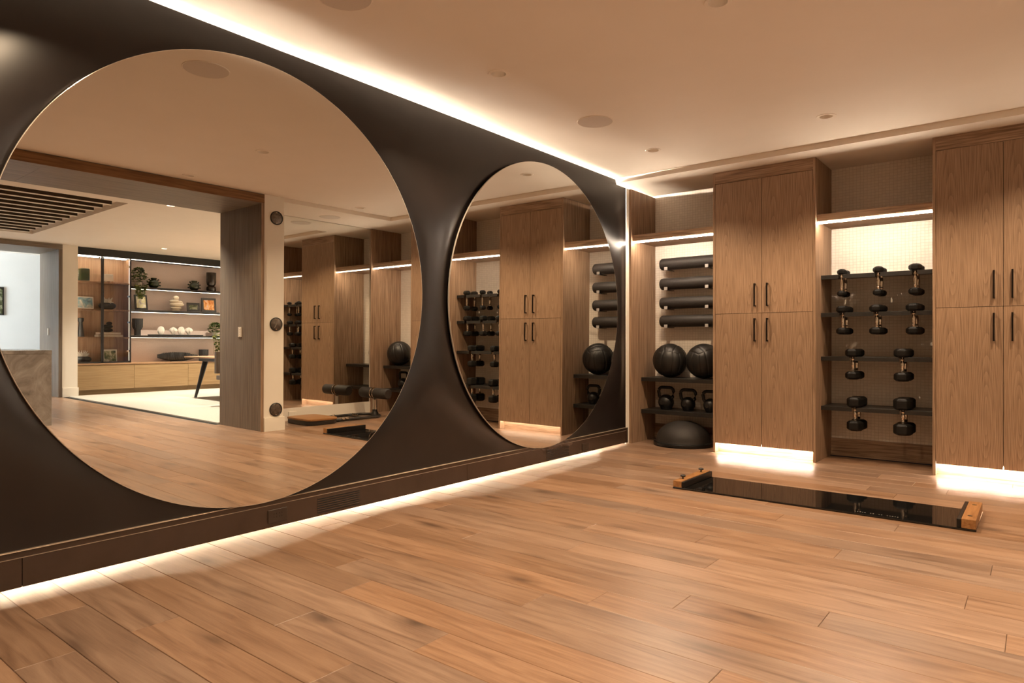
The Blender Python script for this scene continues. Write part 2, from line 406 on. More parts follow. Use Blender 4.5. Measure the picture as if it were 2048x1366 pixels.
me = bpy.data.meshes.new_from_object(ceiling.evaluated_get(dg)); ceiling.modifiers.clear(); ceiling.data = me
bpy.data.objects.remove(cut)
struct(ceiling, 'flat painted ceiling over gym, hall and office')
struct(mbox('trim_1', [(-4.5, XH, 5.998, 6.97, ZS, ZC+.002), (XCOL, XH, 4.39, 5.998, ZS, ZC+.002)], CEIL), 'lowered soffit over the cabinet wall and mirror wall')

# ------------------------------------------------------------------ dark sculpted mirror wall
M1C, M1R, M2C, M2R = (1.999, 1.380), 1.209, (4.710, 1.373), 1.221
ZT, ZL, ZW2 = 2.712, .172, 2.664       # top edge of the dark wall, top of its ledge
def wall_x(y, z):
    d1 = max(0, sqrt((y-M1C[0])**2+(z-M1C[1])**2)-M1R); d2 = max(0, sqrt((y-M2C[0])**2+(z-M2C[1])**2)-M2R)
    f = (1-exp(-d1/.17))*(1-exp(-d2/.17))
    w = sstep(.17, .95, z)*(1-sstep(1.75, 2.71, z))*(1-sstep(5.93, 6.16, y))*sstep(-.6, .5, y)
    return XWALL+.085*f*w
bm = bmesh.new()
ys = [-1.5+.05*i for i in range(40)]+[.5+.025*i for i in range(226)]; ys = [y for y in ys if y < 6.165]+[6.165]
zs = [ZL-.004+(ZT-ZL+.004)*i/96 for i in range(97)]
grid = [[bm.verts.new((wall_x(y, z), y, z if y < 5.968 else min(z, ZW2))) for z in zs] for y in ys]
for i in range(len(ys)-1):
    for j in range(len(zs)-1):
        if zs[j] >= ZW2 and ys[i] >= 5.968: continue
        bm.faces.new((grid[i][j], grid[i+1][j], grid[i+1][j+1], grid[i][j+1]))
# returned edges at the top and at the far end
bt = [bm.verts.new((XWALL-.018, y, ZT if y < 5.968 else ZW2)) for y in ys]
for i in range(len(ys)-1): bm.faces.new((grid[i][-1], grid[i+1][-1], bt[i+1], bt[i]))
be = [bm.verts.new((XWALL-.018, 6.165, min(z, ZW2))) for z in zs]
for j in range(len(zs)-1):
    if zs[j] < ZW2: bm.faces.new((grid[-1][j], grid[-1][j+1], be[j+1], be[j]))
wl = from_bm('wall_left', bm, DARK, (0, 0, 0), None, True)
try: wl.data.set_sharp_from_angle(angle=radians(50))
except Exception: pass
struct(wl, 'dark bronze lacquered wall swelling between the two round mirrors')
struct(mbox('wall_cove', [(-4.55, -4.5, -1.6, 6.95, 0, ZC)], COVE), 'unseen back of the lighting cavity behind the dark wall, darkened to limit stray light')  # unseen cavity wall, kept dark so little light leaks past the edge
bb = struct(mbox('baseboard_left', [(-3.383, -3.372, -1.5, 6.16, .146, ZL)], DARKB), 'dark bronze baseboard with a ledge below the mirrors')
box('light_block', -3.384, -3.380, -1.5, 6.14, .024, .146, DARKB, bb)  # unseen strip added to block light leaking through the board seams
for a, b in ((-1.5, .9165), (.9185, 3.70), (3.702, 6.14)): box('board', -3.379, -3.367, a, b, .021, .1445, DARKB, bb, .0012)
box('end_cap', -3.383, -3.360, 6.142, 6.166, .021, .176, DARKB, bb, .001)
box('ledge', -3.40, -3.366, -1.5, 6.15, ZL, ZL+.0035, LEDGE, bb, .001)
box('groove_highlight', -3.381, -3.3655, -1.5, 6.142, .1446, .1464, LEDGE, bb)  # metal strip put in as the highlight along the baseboard groove
# tapered lighting tubes hidden behind the edges of the dark wall
TOP = [[(-1.5, .40), (1.2, .46), (2.28, .44), (2.72, .34), (3.22, .26), (3.56, .21), (4.03, .12), (4.6, .10), (5.96, .09)],
       [(-1.5, .12), (1.2, .08), (2.22, .085), (2.73, .15), (3.21, .27), (3.43, .34), (3.96, .46), (4.45, .57), (5.04, .74), (5.96, .80)],
       [(-1.5, .3), (1.98, .44), (3.13, .71), (4.21, .87), (5.75, 1.0), (5.96, 1.0)]]
BOT = [[(-1.5, .06), (-.4, .06), (.6, .10), (1.1, .13), (1.56, .06), (2.6, .06), (3.24, .20), (3.61, .24), (4.1, .10), (4.6, .07), (6.1, .08)],
       [(-1.5, .3), (0, .22), (.8, .17), (1.38, .22), (1.9, .36), (2.21, .35), (2.67, .26), (3.17, .17), (3.7, .25), (4.27, .35), (4.82, .37), (6.1, .30)]]
cov = thing('cove_light', 'linear cove light glowing along the top of the dark mirror wall', 'light', (-3.6, 2.3, 2.68))
for i, tb in enumerate(TOP):
    pts, rad = [], []
    q = (1, 1, 2)[i]
    for k in range(141):
        y = -1.45+7.38*k/140; c = interp(tb, y); pts.append((-3.403-c/q, y, ZT-(ZC-ZT)/q)); rad.append(.0013*(c/.46)**1.6 if i < 2 else .0012)
    strip('led_strip', pts, rad, emis('cove led %d' % i, WARM, E_TOP[i]), cov, (-3.6, 2.3, 2.68))
pts = []
for k in range(25):
    y = 5.99+.79*k/24; pts.append((-3.403-(.25+.26*k/24), y, ZW2-(ZS-ZW2)))
strip('led_strip', pts, [.0013]*25, emis('cove return led', WARM, E_RET), cov, (-3.6, 2.3, 2.68))
flo = thing('floor_light', 'linear floor light glowing under the dark baseboard', 'light', (-3.6, 2.3, .02))
for i, tb in enumerate(BOT):
    pts, rad = [], []
    for k in range(141):
        y = -1.45+7.57*k/140; c = interp(tb, y); pts.append((-3.367-c, y, .042)); rad.append(.003*(min(c, .36)/.36)**1.5)
    strip('led_strip', pts, rad, emis('floor led %d' % i, (1, .77, .52), E_BOT[i]), flo, (-3.6, 2.3, .02))

# round mirrors
def round_mirror(label, x, cy, cz, R, ep, de):
    n = 160; bm = bmesh.new()
    f = [bm.verts.new((0, R*cos(2*pi*i/n), R*sin(2*pi*i/n))) for i in range(n)]; bm.faces.new(f)
    o = from_bm('round_mirror', bm, MIR, (x, cy, cz)); tag(o, label, 'mirror', 'round mirrors on the dark wall')
    o.rotation_euler = (0, de, ep)
    bm = bmesh.new(); rings = []
    for rr, xx in ((R, 0), (R+.0022, -.0006), (R+.003, -.003), (R+.003, -.012), (R-.02, -.013)):
        rings.append([bm.verts.new((xx, rr*cos(2*pi*i/n), rr*sin(2*pi*i/n))) for i in range(n)])
    for a, b in zip(rings, rings[1:]):
        for i in range(n): bm.faces.new((a[i], a[(i+1) % n], b[(i+1) % n], b[i]))
    e = from_bm('polished_edge', bm, EDGE); auto_smooth(e, 50); e.parent = o
    if o.data.polygons[0].normal.x < 0: o.data.flip_normals()
    return o
round_mirror('huge round mirror on the dark wall reflecting the hall and bookcase', -3.353, M1C[0], M1C[1], M1R, -.013, .004)
round_mirror('round mirror beside the cabinet niches reflecting the wooden cabinets', -3.350, M2C[0], M2C[1], M2R, 0, .004)

# grilles and outlets in the baseboard
def grille(label, y0, y1, z0, z1):
    t = thing('vent_grille', label, 'vent', (-3.367, (y0+y1)/2, z0), 'baseboard vents')
    box('backing', -3.3668, -3.3664, y0, y1, z0, z1, BLKGAP, t)
    n = 7; p = (z1-z0)/n
    for i in range(n): box('slat', -3.3664, -3.3654, y0-.001, y1+.001, z0+p*i+p*.5, z0+p*(i+1), DARKB, t, .0003)
grille('long slatted vent in the baseboard under the huge round mirror', 2.381, 2.696, .037, .130)
grille('slatted vent in the baseboard under the far round mirror', 4.72, 5.072, .033, .125)
def outlet(label, y0, y1, z0, z1, x=-3.367, mat=PLATED, hole=BLKGAP, s=1):
    t = thing('wall_outlet', label, 'outlet', (x, (y0+y1)/2, z0), None)
    box('plate', x, x+.006*s, y0, y1, z0, z1, mat, t, .001)
    w = y1-y0; xf = x+.006*s
    for k in (.36, .64):
        c = y0+w*k
        for dz in (.25, .75):
            for dy in (-.008, .008): box('slot', xf-.0005*s, xf+.0004*s, c+dy-.0012, c+dy+.0012, z0+(z1-z0)*(.42+.25*(dz > .5))-.004, z0+(z1-z0)*(.42+.25*(dz > .5))+.004, hole, t)
    return t
outlet('bronze double outlet plate in the baseboard beside the long vent', 2.057, 2.177, .046, .119)
outlet('small bronze outlet plate in the baseboard near the far vent', 5.295, 5.40, .044, .108)

# ------------------------------------------------------------------ gym shell
struct(mbox('wall_back', [(-4.5, XH, YB, YB+.12, 0, ZS)], PAPER, None, (-1, YB, 1.3)), 'cream embossed wallpaper at the back of the niches')
struct(mbox('wall_front', [(-4.55, 10.2, -1.7, -1.5, 0, ZC)], WHITE), 'plain painted wall closing the near end of the room')
struct(mbox('wall_right', [(XMW+.012, XH, 4.39, 6.95, 0, ZC), (XCOL, XH, 4.14, 4.39, 0, ZC)], WHITE), 'white wall with a column beside the portal')
struct(mbox('wall_right', [(XCOL, XH, -1.5, .45, 0, ZC)], WHITE), 'white wall on the near side of the portal')
struct(mbox('baseboard_right', [(XMW-.012, XMW+.012, 4.39, YF, 0, .162), (XCOL-.014, XCOL, 4.142, 4.404, 0, .156), (XCOL, .5, 4.39, 4.404, 0, .156)], WHITE), 'white baseboard below the wall mirror')
wm = box('wall_mirror', XMW, XMW+.012, 4.392, YF-.012, .164, ZS-.008, MIR)
tag(wm, 'full height rectangular mirror on the wall opposite the round mirrors', 'mirror')
struct(box('trim_2', -3.405, -3.386, 6.18, YF+.004, 0, ZW2, WHITE), 'wood panel edge painted cream as if strongly lit, at the end of the dark wall')  # cream stands in for strong light on the wood panel's front edge
# portal lined in veneer
por = struct(box('trim_3', XCOL, XH, 4.118, 4.14, 0, 2.63, JAMB), 'grey brown veneered jamb of the wide portal')
struct(box('trim_4', XCOL, XH, .45, 2.0-.002, 2.63, ZC, JAMBH), 'near veneer panel lining the portal head')
struct(box('trim_5', XCOL, XH, 2.0, 4.14, 2.63, ZC, JAMBH), 'far veneer panel lining the portal head')
struct(box('trim_6', XCOL-.008, XCOL, .45, 4.136, 2.63, 2.727, TRIMW), 'brown wooden edge along the portal head')
struct(box('trim_7', XCOL-.008, XCOL, 4.10, 4.133, 0, 2.63, VENS), 'brown wooden edge along the portal jamb')
struct(box('trim_8', XCOL, XH, .45, .47, 0, 2.63, JAMB), 'grey brown veneered near jamb of the portal')
sw = thing('light_switch', 'slim keypad switch on the veneered portal jamb', 'switch', (.85, 4.118, 1.10))
box('plate', .82, .90, 4.110, 4.118, 1.09, 1.21, PLATE, sw, .002)
for i in range(5): box('button', .848, .872, 4.108, 4.111, 1.106+i*.02, 1.118+i*.02, WHC, sw)
for i, (z, s) in enumerate(((2.482, 'highest'), (1.243, 'middle'), (.246, 'lowest'))):
    t = thing('anchor_plate', 'round dark metal anchor plate, %s of three on the white column' % s, 'anchor', (XCOL, 4.29, z), 'anchor plates on the column')
    lathe('ring', [(.080, 0), (.080, .010), (.072, .014), (.068, .008), (0, .008)], BLK, (XCOL, 4.29, z), t, 32, 'X').rotation_euler = (0, 0, pi)
    lathe('face', [(.070, .0085), (.066, .0105), (0, .0105)], pm('mottled steel', (.10, .08, .065), (.22, .18, .15), 30, .4, metal=.7) if 'mottled steel' not in MATS else MATS['mottled steel'], (XCOL, 4.29, z), t, 32, 'X').rotation_euler = (0, 0, pi)
    a = .6*i+.5
    tube('grip_bar', [(-.012, -.055*cos(a), -.055*sin(a)), (-.014, 0, 0), (-.012, .055*cos(a), .055*sin(a))], .005, MATS['mottled steel'], t, (XCOL, 4.29, z))
    for s2 in (-1, 1): lathe('bolt', [(.008, 0), (.008, .012), (.005, .015), (0, .015)], CHROME, (XCOL, 4.29, z+.06*s2), t, 10, 'X').rotation_euler = (0, 0, pi)
outlet('pale outlet plate in the white baseboard under the wall mirror', 4.90, 5.02, .045, .115, XMW-.012, WHITE, PLATE, -1)

# ceiling fittings
def downlight(x, y, label, on, grp):
    t = thing('downlight', label, 'downlight', (x, y, ZC), grp)
    lathe('trim_ring', [(.044, .004), (.046, -.004), (.066, -.003), (.068, 0), (.066, .001)], CEIL, (x, y, ZC), t, 32, caps=False)
    lathe('baffle', [(.0455, 0), (.030, .062)], CEIL if not on else WHC, (x, y, ZC), t, 28, caps=False)
    col, pw = (LAMP, P_DOWN) if on else (GYML, P_GYM)
    lens = 'hall lens' if on else 'gym lens'
    if lens not in MATS: emis(lens, col, 30 if on else .15)
    lathe('lens', [(.030, .060), (.0, .060)], MATS[lens], (x, y, ZC), t, 20)
    if on:
        l = bpy.data.lights.new('lamp', 'AREA'); l.shape = 'DISK'; l.size = .055; l.spread = radians(150)
    else:
        l = bpy.data.lights.new('lamp', 'SPOT'); l.shadow_soft_size = .006; l.spot_size = radians(126); l.spot_blend = .6
    l.energy = pw; l.color = col
    lo = bpy.data.objects.new('lamp', l); COL.objects.link(lo); lo.parent = t; lo.location = (0, 0, .050 if on else .006)
for (x, y), lb in zip(DL, ('recessed downlight near the cove, between the two ceiling speakers', 'recessed downlight in the corner between cove and cabinets', 'recessed downlight at the top edge of the ceiling, centre of the room',
                           'recessed downlight in front of the dumbbell niche', 'recessed downlight beside the wide wooden portal', 'recessed downlight beside the wall mirror soffit', 'recessed downlight over the near end of the huge round mirror', 'recessed downlight in the middle of the nearest row', 'recessed downlight by the near end of the portal')):
    downlight(x, y, lb, False, 'gym downlights')
for (x, y), lb in zip(ODL, ('lit downlight in the office in front of the bookcase', 'lit downlight over the office desk', 'lit downlight at the far end of the office bookcase', 'lit downlight at the far end of the desk',
                            'lit downlight in the hall just past the portal', 'lit downlight in the hall before the daylit doorway', 'lit downlight in the hall near the stone island')):
    downlight(x, y, lb, True, 'hall and office downlights')
def speaker(x, y, z, label):
    t = thing('ceiling_speaker', label, 'speaker', (x, y, z), 'round ceiling speakers')
    lathe('bezel', [(.137, 0), (.137, -.003), (.133, -.0045), (.130, -.003)], CEIL, (x, y, z), t, 48, caps=False)
    lathe('grille', [(.131, -.001), (.130, -.0035), (.06, -.0045), (0, -.0045)], GRILLE, (x, y, z), t, 48)
speaker(-2.655, 4.36, ZC, 'round ceiling speaker above the far round mirror')
speaker(-2.655, 2.03, ZC, 'round ceiling speaker above the huge round mirror')
speaker(.76, 5.30, ZS, 'round ceiling speaker in the soffit above the wall mirror')

# ------------------------------------------------------------------ tall cabinets
LED_S = emis('shelf led', WARM, E_SHELF); LED_K = emis('toe kick led', WARM, E_KICK)
def cabinet(label, x0, x1, xm):
    t = thing('tall_cabinet', label, 'cabinet', ((x0+x1)/2, YF+.28, 0), 'tall walnut cabinets')
    box('side_panel', x0, x0+.022, YF, YB-.001, 0, ZS-.001, VENS, t, .0008)
    box('side_panel', x1-.022, x1, YF, YB-.001, 0, ZS-.001, VENS, t, .0008)
    box('top_rail', x0+.022, x1-.022, YF, YF+.022, 2.577, ZS-.001, VENR, t, .0008)
    box('carcass', x0+.022, x1-.022, YF+.024, YB-.001, .12, 2.575, BLKGAP, t)
    box('toe_kick', x0+.022, x1-.022, YF+.085, YF+.10, 0, .12, VENR, t)
    k = box('kick_light', x0+.03, x1-.03, YF+.032, YF+.047, .098, .106, LED_K, t); k['label'] = 'glowing strip above the toe kick'
    g = .0017
    for a, b, hx in ((x0+.024, xm-g, xm-.058), (xm+g, x1-.024, xm+.055)):
        for z0, z1, h0, h1 in ((.095, 1.329-g, 1.067, 1.281), (1.329+g, 2.574, 1.39, 1.603)):
            d = box('door', a, b, YF, YF+.021, z0, z1, VEN, t, .0008)
            w = .006
            bm = bmesh.new()
            for (X0, X1, Y0, Y1, Z0, Z1) in ((hx-w, hx+w, YF-.034, YF-.024, h0, h1), (hx-w, hx+w, YF-.026, YF, h0, h0+.012), (hx-w, hx+w, YF-.026, YF, h1-.012, h1)):
                r = bmesh.ops.create_cube(bm, size=1)
                for v in r['verts']: v.co = Vector(((X0+X1)/2+v.co.x*(X1-X0), (Y0+Y1)/2+v.co.y*(Y1-Y0), (Z0+Z1)/2+v.co.z*(Z1-Z0)))-Vector((hx, YF, (h0+h1)/2))
            from_bm('handle', bm, HAND, (hx, YF, (h0+h1)/2), d)
    return t
cabinet('tall walnut cabinet with four doors between the foam rollers and the dumbbells', -2.478, -1.550, -2.017)
cabinet('tall walnut cabinet with four doors to the right of the dumbbells', -.678, .212, -.223)
struct(box('trim_9', -3.386, -3.362, YF+.004, YB, 0, ZW2, VENS), 'walnut panel lining the left end of the roller niche')
struct(box('trim_10', 1.078, 1.10, YF, YB, 0, ZS-.001, VENS), 'walnut panel lining the niche next to the wall mirror')
NICHE = [(-3.362, -2.478, 'roller'), (-1.550, -.678, 'dumbbell'), (.212, 1.078, 'mirror side')]
for i, (a, b, nm) in enumerate(NICHE):
    struct(box('baseboard_back', a, b, YB-.016, YB, 0, .163, VENR), 'walnut plinth at the foot of the %s niche' % nm)
    t = thing('niche_shelf', 'walnut shelf with a lit front edge above the %s niche' % nm, 'shelf', ((a+b)/2, YF+.3, 2.12), 'lit walnut shelves')
    box('shelf_board', a+.001, b-.001, YF+.034, YB-.001, 2.122, 2.183, VENR, t, .001)
    box('led_strip', a+.004, b-.004, YF+.035, YF+.046, 2.100, 2.112, LED_S, t)
    box('led_profile', a+.004, b-.004, YF+.038, YF+.043, 2.112, 2.1222, GREYB, t)

# black shelves
def black_shelf(label, a, b, z):
    t = thing('metal_shelf', label, 'shelf', ((a+b)/2, 6.6, z-.02), 'black metal shelves')
    box('tray', a+.001, b-.001, 6.47, YB-.001, z-.008, z, BLK, t)
    box('front_lip', a+.001, b-.001, 6.462, 6.47, z-.040, z+.0005, BLK, t, .001)
    for x0, x1 in ((a+.001, a+.007), (b-.007, b-.001)): box('side_flange', x0, x1, 6.47, YB-.001, z-.040, z-.008, BLK, t)
a, b, _ = NICHE[0]
black_shelf('black shelf under the two medicine balls', a, b, .684); black_shelf('black shelf under the row of kettlebells', a, b, .343)
a, b, _ = NICHE[2]
black_shelf('black shelf under the ball beside the wall mirror', a, b, .684); black_shelf('lower black shelf beside the wall mirror', a, b, .343)

# foam rollers on wall hooks
for i, z in enumerate((1.905, 1.69, 1.483, 1.287)):
    w = ('topmost', 'second from the top', 'third from the top', 'lowest')[i]
    r = .0635; x0, x1 = -3.245, -2.605
    o = lathe('foam_roller', [(0, x0), (r-.020, x0), (r-.012, x0+.003), (r-.003, x0+.012), (r, x0+.025), (r, x1-.025), (r-.003, x1-.012), (r-.012, x1-.003), (r-.02, x1), (0, x1)], FOAM, (0, 6.70, z), None, 40, 'X')
    tag(o, 'black foam roller on wall hooks, %s of four' % w, 'foam roller', 'foam rollers on the niche wall')
    for x, sd in ((-3.155, 'left'), (-2.70, 'right')):
        t = thing('wall_hook', 'grey tipped metal hook holding the %s end of the %s foam roller' % (sd, w.replace(' from the top', '')), 'hook', (x, YB, z-.07), 'hooks under the foam rollers')
        box('arm', x-.018, x+.018, 6.628, YB, z-r-.008, z-r-.002, BLK, t, .001)
        box('tip', x-.018, x+.018, 6.622, 6.632, z-r-.008, z-r+.026, GREYB, t, .002)

# medicine balls: sewn panels
def ball(label, x, y, z, r, rot):
    bm = bmesh.new(); bmesh.ops.create_icosphere(bm, subdivisions=6, radius=1)
    planes = [Vector(v).normalized() for v in ((1, 0, 0), (0, 1, 0), (0, 0, 1))]
    for v in bm.verts:
        n = v.co.normalized(); dmin = 9
        ax = max(range(3), key=lambda i: abs(n[i]))
        c = [n[(ax+1) % 3]/abs(n[ax]), n[(ax+2) % 3]/abs(n[ax])]
        # cube-map panels, each split by two seams like a sewn ball
        dmin = min(1-abs(c[0]), 1-abs(c[1]))
        k = c[0] if ax != 1 else c[1]
        dmin = min(dmin, abs(abs(k)-.36))
        s = 1-.030*exp(-(dmin/.032)**2)+.012*(1-exp(-(dmin/.2)))
        v.co = n*r*s; v.co.z *= .985
    o = from_bm('medicine_ball', bm, LEA, (x, y, z), None, True); o.rotation_euler = rot
    return tag(o, label, 'ball', 'black medicine balls')
ball('black leather medicine ball on the shelf, left of two', -3.098, 6.612, .684+.1825, .181, (.15, .1, .25))
ball('black leather medicine ball on the shelf, half behind the cabinet', -2.722, 6.608, .684+.1825, .181, (.1, -.2, .9))
ball('black leather medicine ball on the shelf next to the wall mirror', .885, 6.612, .684+.1825, .181, (.2, .1, .8))

# kettlebells
def kettlebell(label, x, y, z, rb, hw, H):
    t = thing('kettlebell', label, 'kettlebell', (x, y, z), 'black kettlebells')
    prof = [(0, 0), (rb*.62, 0), (rb*.70, .004)]+[(rb*sin(a), rb*.93-rb*cos(a)) for a in [.85+i*(pi-1.15)/14 for i in range(15)]]+[(0, rb*1.9)]
    lathe('bell', prof, IRON, (x, y, z), t, 36)
    w = hw/2-.014; zb = rb*1.25; pts = []
    pts += [(-rb*.66, 0, zb), (-w*.90, 0, zb+.035)]
    zt = H-.017; c = .042
    for k in range(9):
        a = pi-k*pi/2/8; pts.append((-w+c+c*cos(a), 0, zt-c+c*sin(a)))
    for k in range(9):
        a = pi/2-k*pi/2/8; pts.append((w-c+c*cos(a), 0, zt-c+c*sin(a)))
    pts += [(w*.90, 0, zb+.035), (rb*.66, 0, zb)]
    tube('handle', pts, .0168, IRON, t, (x, y, z), 12)
    lathe('badge', [(rb*.3, 0), (rb*.3, .002), (0, .002)], BLK, (x-.012, y-rb*.985, z+rb*.93), t, 20, 'Y').rotation_euler = (0, 0, pi)
kettlebell('largest black kettlebell on the low shelf, leftmost of three', -3.148, 6.62, .344, .083, .198, .250)
kettlebell('black kettlebell on the low shelf, middle of three', -2.900, 6.62, .344, .075, .196, .234)
kettlebell('black kettlebell on the low shelf, partly behind the cabinet', -2.655, 6.62, .344, .073, .19, .228)
kettlebell('black kettlebell on the low shelf beside the wall mirror', .80, 6.62, .344, .083, .198, .26)

# half-dome balance trainer
t = thing('balance_trainer', 'black half dome balance trainer on the floor under the kettlebells', 'balance trainer', (-2.90, 6.50, 0))
lathe('platform', [(0, 0), (.285, 0), (.298, .006), (.302, .020), (.300, .034), (.292, .040), (.275, .042)], RUB, (-2.90, 6.50, 0), t, 64)
lathe('dome', [(.280, .040), (.276, .055)]+[(.274*cos(a), .055+.195*sin(a)) for a in [i*pi/2/16 for i in range(1, 17)]], FOAM, (-2.90, 6.50, 0), t, 64)

# ------------------------------------------------------------------ dumbbell racks and dumbbells
RACK = [(1.657, [(-1.386, .080, .050), (-1.098, .088, .054), (-.824, .103, .058)], .142), (1.320, [(-1.378, .112, .060), (-1.110, .120, .062), (-.834, .122, .064)], .132),
        (.930, [(-1.297, .128, .070), (-.918, .132, .074)], .128), (.488, [(-1.280, .138, .088), (-.914, .150, .096)], .118)]
ROWN = ('top', 'second', 'third', 'bottom')
def rack(i, z, xs):
    a, b = NICHE[1][0]+.001, NICHE[1][1]-.001
    t = thing('dumbbell_rack', 'black notched dumbbell rack, %s of four in the niche' % ('topmost', 'second', 'third', 'lowest')[i], 'rack', ((a+b)/2, 6.6, z-.03), 'dumbbell racks')
    edges = [a]+[q for x in xs for q in (x-.019, x+.019)]+[b]
    for k in range(0, len(edges), 2):
        box('tray', edges[k], edges[k+1], 6.42, 6.67, z-.008, z, BLK, t)
        box('front_lip', edges[k], edges[k+1], 6.413, 6.421, z-.036, z+.0005, BLK, t, .001)
    box('back_tray', a, b, 6.67, YB-.001, z-.008, z, BLK, t)
for i, (z, ps, hl) in enumerate(RACK): rack(i, z, [p[0] for p in ps])
def hexpts(r):
    return [(r*cos(k*pi/3), r*sin(k*pi/3)) for k in range(6)]
def head_bm(w, h):
    bm = bmesh.new(); r = w/2; rings = []
    c = min(.016, h*.26)
    for rr, z in ((r-c*1.3, 0), (r, c), (r, h-c), (r-c*1.3, h)):
        rings.append([bm.verts.new((x, y, z)) for x, y in hexpts(rr)])
    for A, B in zip(rings, rings[1:]):
        for k in range(6): bm.faces.new((A[k], A[(k+1) % 6], B[(k+1) % 6], B[k]))
    bm.faces.new(rings[0]); bm.faces.new(rings[-1])
    bmesh.ops.recalc_face_normals(bm, faces=bm.faces[:])
    bmesh.ops.bevel(bm, geom=bm.edges[:], offset=.003, segments=2, affect='EDGES')
    return bm
for i, (z, ps, hl) in enumerate(RACK):
    for j, (x, w, h) in enumerate(ps):
        pos = ('left', 'middle', 'right')[j] if len(ps) == 3 else ('left', 'right')[j]
        proto = None
        for y, fr in ((6.450, 'front'), (6.592, 'rear')):
            lab = '%s black hex dumbbell with chrome handle of the %s pair on the %s rack' % (fr, pos, ROWN[i])
            yy = y+(w-.08)*.35*(1 if fr == 'rear' else .45)
            if proto is None:
                t = thing('dumbbell', lab, 'dumbbell', (x, yy, z), 'hex dumbbells on the racks')
                o = from_bm('head', head_bm(w, h), RUB, (x, yy, z), t); auto_smooth(o, 25)
                o = from_bm('head', head_bm(w, h), RUB, (x, yy, z-hl-h), t); auto_smooth(o, 25)
                rr = .0125
                prof = [(rr, -hl), (rr, -hl+.012), (rr*1.25, -hl+.018), (rr*.98, -hl+.026)]+[(rr*(1.0+.28*sin(pi*k/8)), -hl+.03+(hl-.06)*k/8) for k in range(1, 8)]+[(rr*.98, -.026), (rr*1.25, -.018), (rr, -.012), (rr, 0)]
                lathe('handle', prof, CHROME, (x, yy, z), t, 18)
                proto = t
            else:
                c = copy_tree(proto); c.location = (x, yy, z); c['label'] = lab

# ------------------------------------------------------------------ slide board
sb = thing('slide_board', 'long black slide board with wooden end stops on the floor', 'slide board', (-1.18, 4.77, 0))
box('sheet', -2.088, -.282, 4.50, 5.03, .0004, .012, SLICK, sb, .003)
for x0, x1, bx0, bx1, zt in ((-2.086, -2.022, -2.022, -2.004, .058), (-.352, -.284, -.374, -.352, .066)):
    e = box('end_stop', x0, x1, 4.502, 5.028, .012, zt, MAPLEX, sb, .002)
    box('bumper', bx0, bx1, 4.502, 5.028, .012, zt-.003, RUB, sb, .003)
    for y in (4.60, 4.93):
        xc = (x0+x1)/2
        if x0 < -1:
            lathe('knob', [(0, 0), (.006, 0), (.006, .014), (.018, .017), (.020, .026), (.014, .030), (0, .030)], BLK, (xc, y, zt), e, 16)
        else: lathe('bolt', [(.012, 0), (.012, .001), (0, .001)], BLK, (xc, y, zt), e, 16)
bm = bmesh.new(); x = -.90
for wlen in (5, 2, 2, 5):
    for k in range(wlen):
        r = bmesh.ops.create_cube(bm, size=1); hh = .010+.006*((k*7) % 3)/2
        for v in r['verts']: v.co = Vector((x+v.co.x*.007, 4.545+v.co.y*hh, .0123+v.co.z*.0004))
        x += .0135
    x += .018
for v in bm.verts: v.co -= Vector((-.8, 4.545, .0123))
o = from_bm('printed_line', bm, pm('faint print', (.07, .065, .06), (.10, .095, .09), 30, .5), (-.8, 4.545, .0123), sb); o['label'] = 'faint printed line of small pale lettering'

# ------------------------------------------------------------------ low leg-curl bench beside the wall mirror
lb = thing('leg_curl_bench', 'low leg curl bench with wooden board, black rails and padded roller', 'bench', (.66, 5.4, 0))
def rounded(x0, x1, y0, y1, r, k=5):
    P = []
    for cx, cy, a0 in ((x1-r, y1-r, 0), (x0+r, y1-r, pi/2), (x0+r, y0+r, pi), (x1-r, y0+r, 3*pi/2)):
        for i in range(k+1): P.append((cx+r*cos(a0+i*pi/2/k), cy+r*sin(a0+i*pi/2/k)))
    return P
extrude_poly('base_frame', rounded(-.28, .28, -.22, .22, .10), .052, BLK, (.66, 4.98, .004), lb, .004)
extrude_poly('knee_board', rounded(-.285, .285, -.225, .225, .10), .022, MAPLEX, (.66, 4.98, .056), lb, .004)
for s in (-1, 1):
    pts = [(s*.20, 0, 0), (s*.21, .45, 0), (s*.19, .66, 0)]+[(s*.19*cos(a), .66+.16*sin(a), 0) for a in [i*pi/2/6 for i in range(1, 7)]]
    tube('rail', pts, .020, BLK, lb, (.66, 5.18, .026), 10)
for y, dx in ((5.30, -.2), (5.36, -.2), (5.42, .19)): lathe('knob', [(0, 0), (.02, 0), (.024, .012), (.018, .024), (0, .026)], CHROME, (.66+dx-.02, y, .035), lb, 16)
tube('crossbar', [(-.2, 0, 0), (.2, .04, 0)], .014, BLK, lb, (.66, 5.63, .026), 8)
for k in range(4): lathe('adjuster', [(.012, 0), (.012, .03), (0, .032)], CHROME, (.66+.04*k-.06, 5.641+.004*k, .034), lb, 12)
lathe('post_socket', [(.05, 0), (.05, .05), (.035, .07), (.035, .10)], BLK, (.66, 5.98, 0), lb, 20)
lathe('post', [(.030, .10), (.030, .235)], STEEL, (.66, 5.98, 0), lb, 24)
lathe('pad_stem', [(.018, .235), (.018, .27)], BLK, (.66, 5.98, 0), lb, 16)
lathe('roller_pad', [(0, -.29), (.06, -.29), (.073, -.272), (.075, -.03), (.05, -.025), (.05, .025), (.075, .03), (.073, .272), (.06, .29), (0, .29)], FOAM, (.66, 5.98, .325), lb, 32, 'X')
for s in (-1, 1): lathe('collar', [(.077, -.006), (.077, .006)], CHROME, (.66+s*.028, 5.98, .325), lb, 24, 'X')

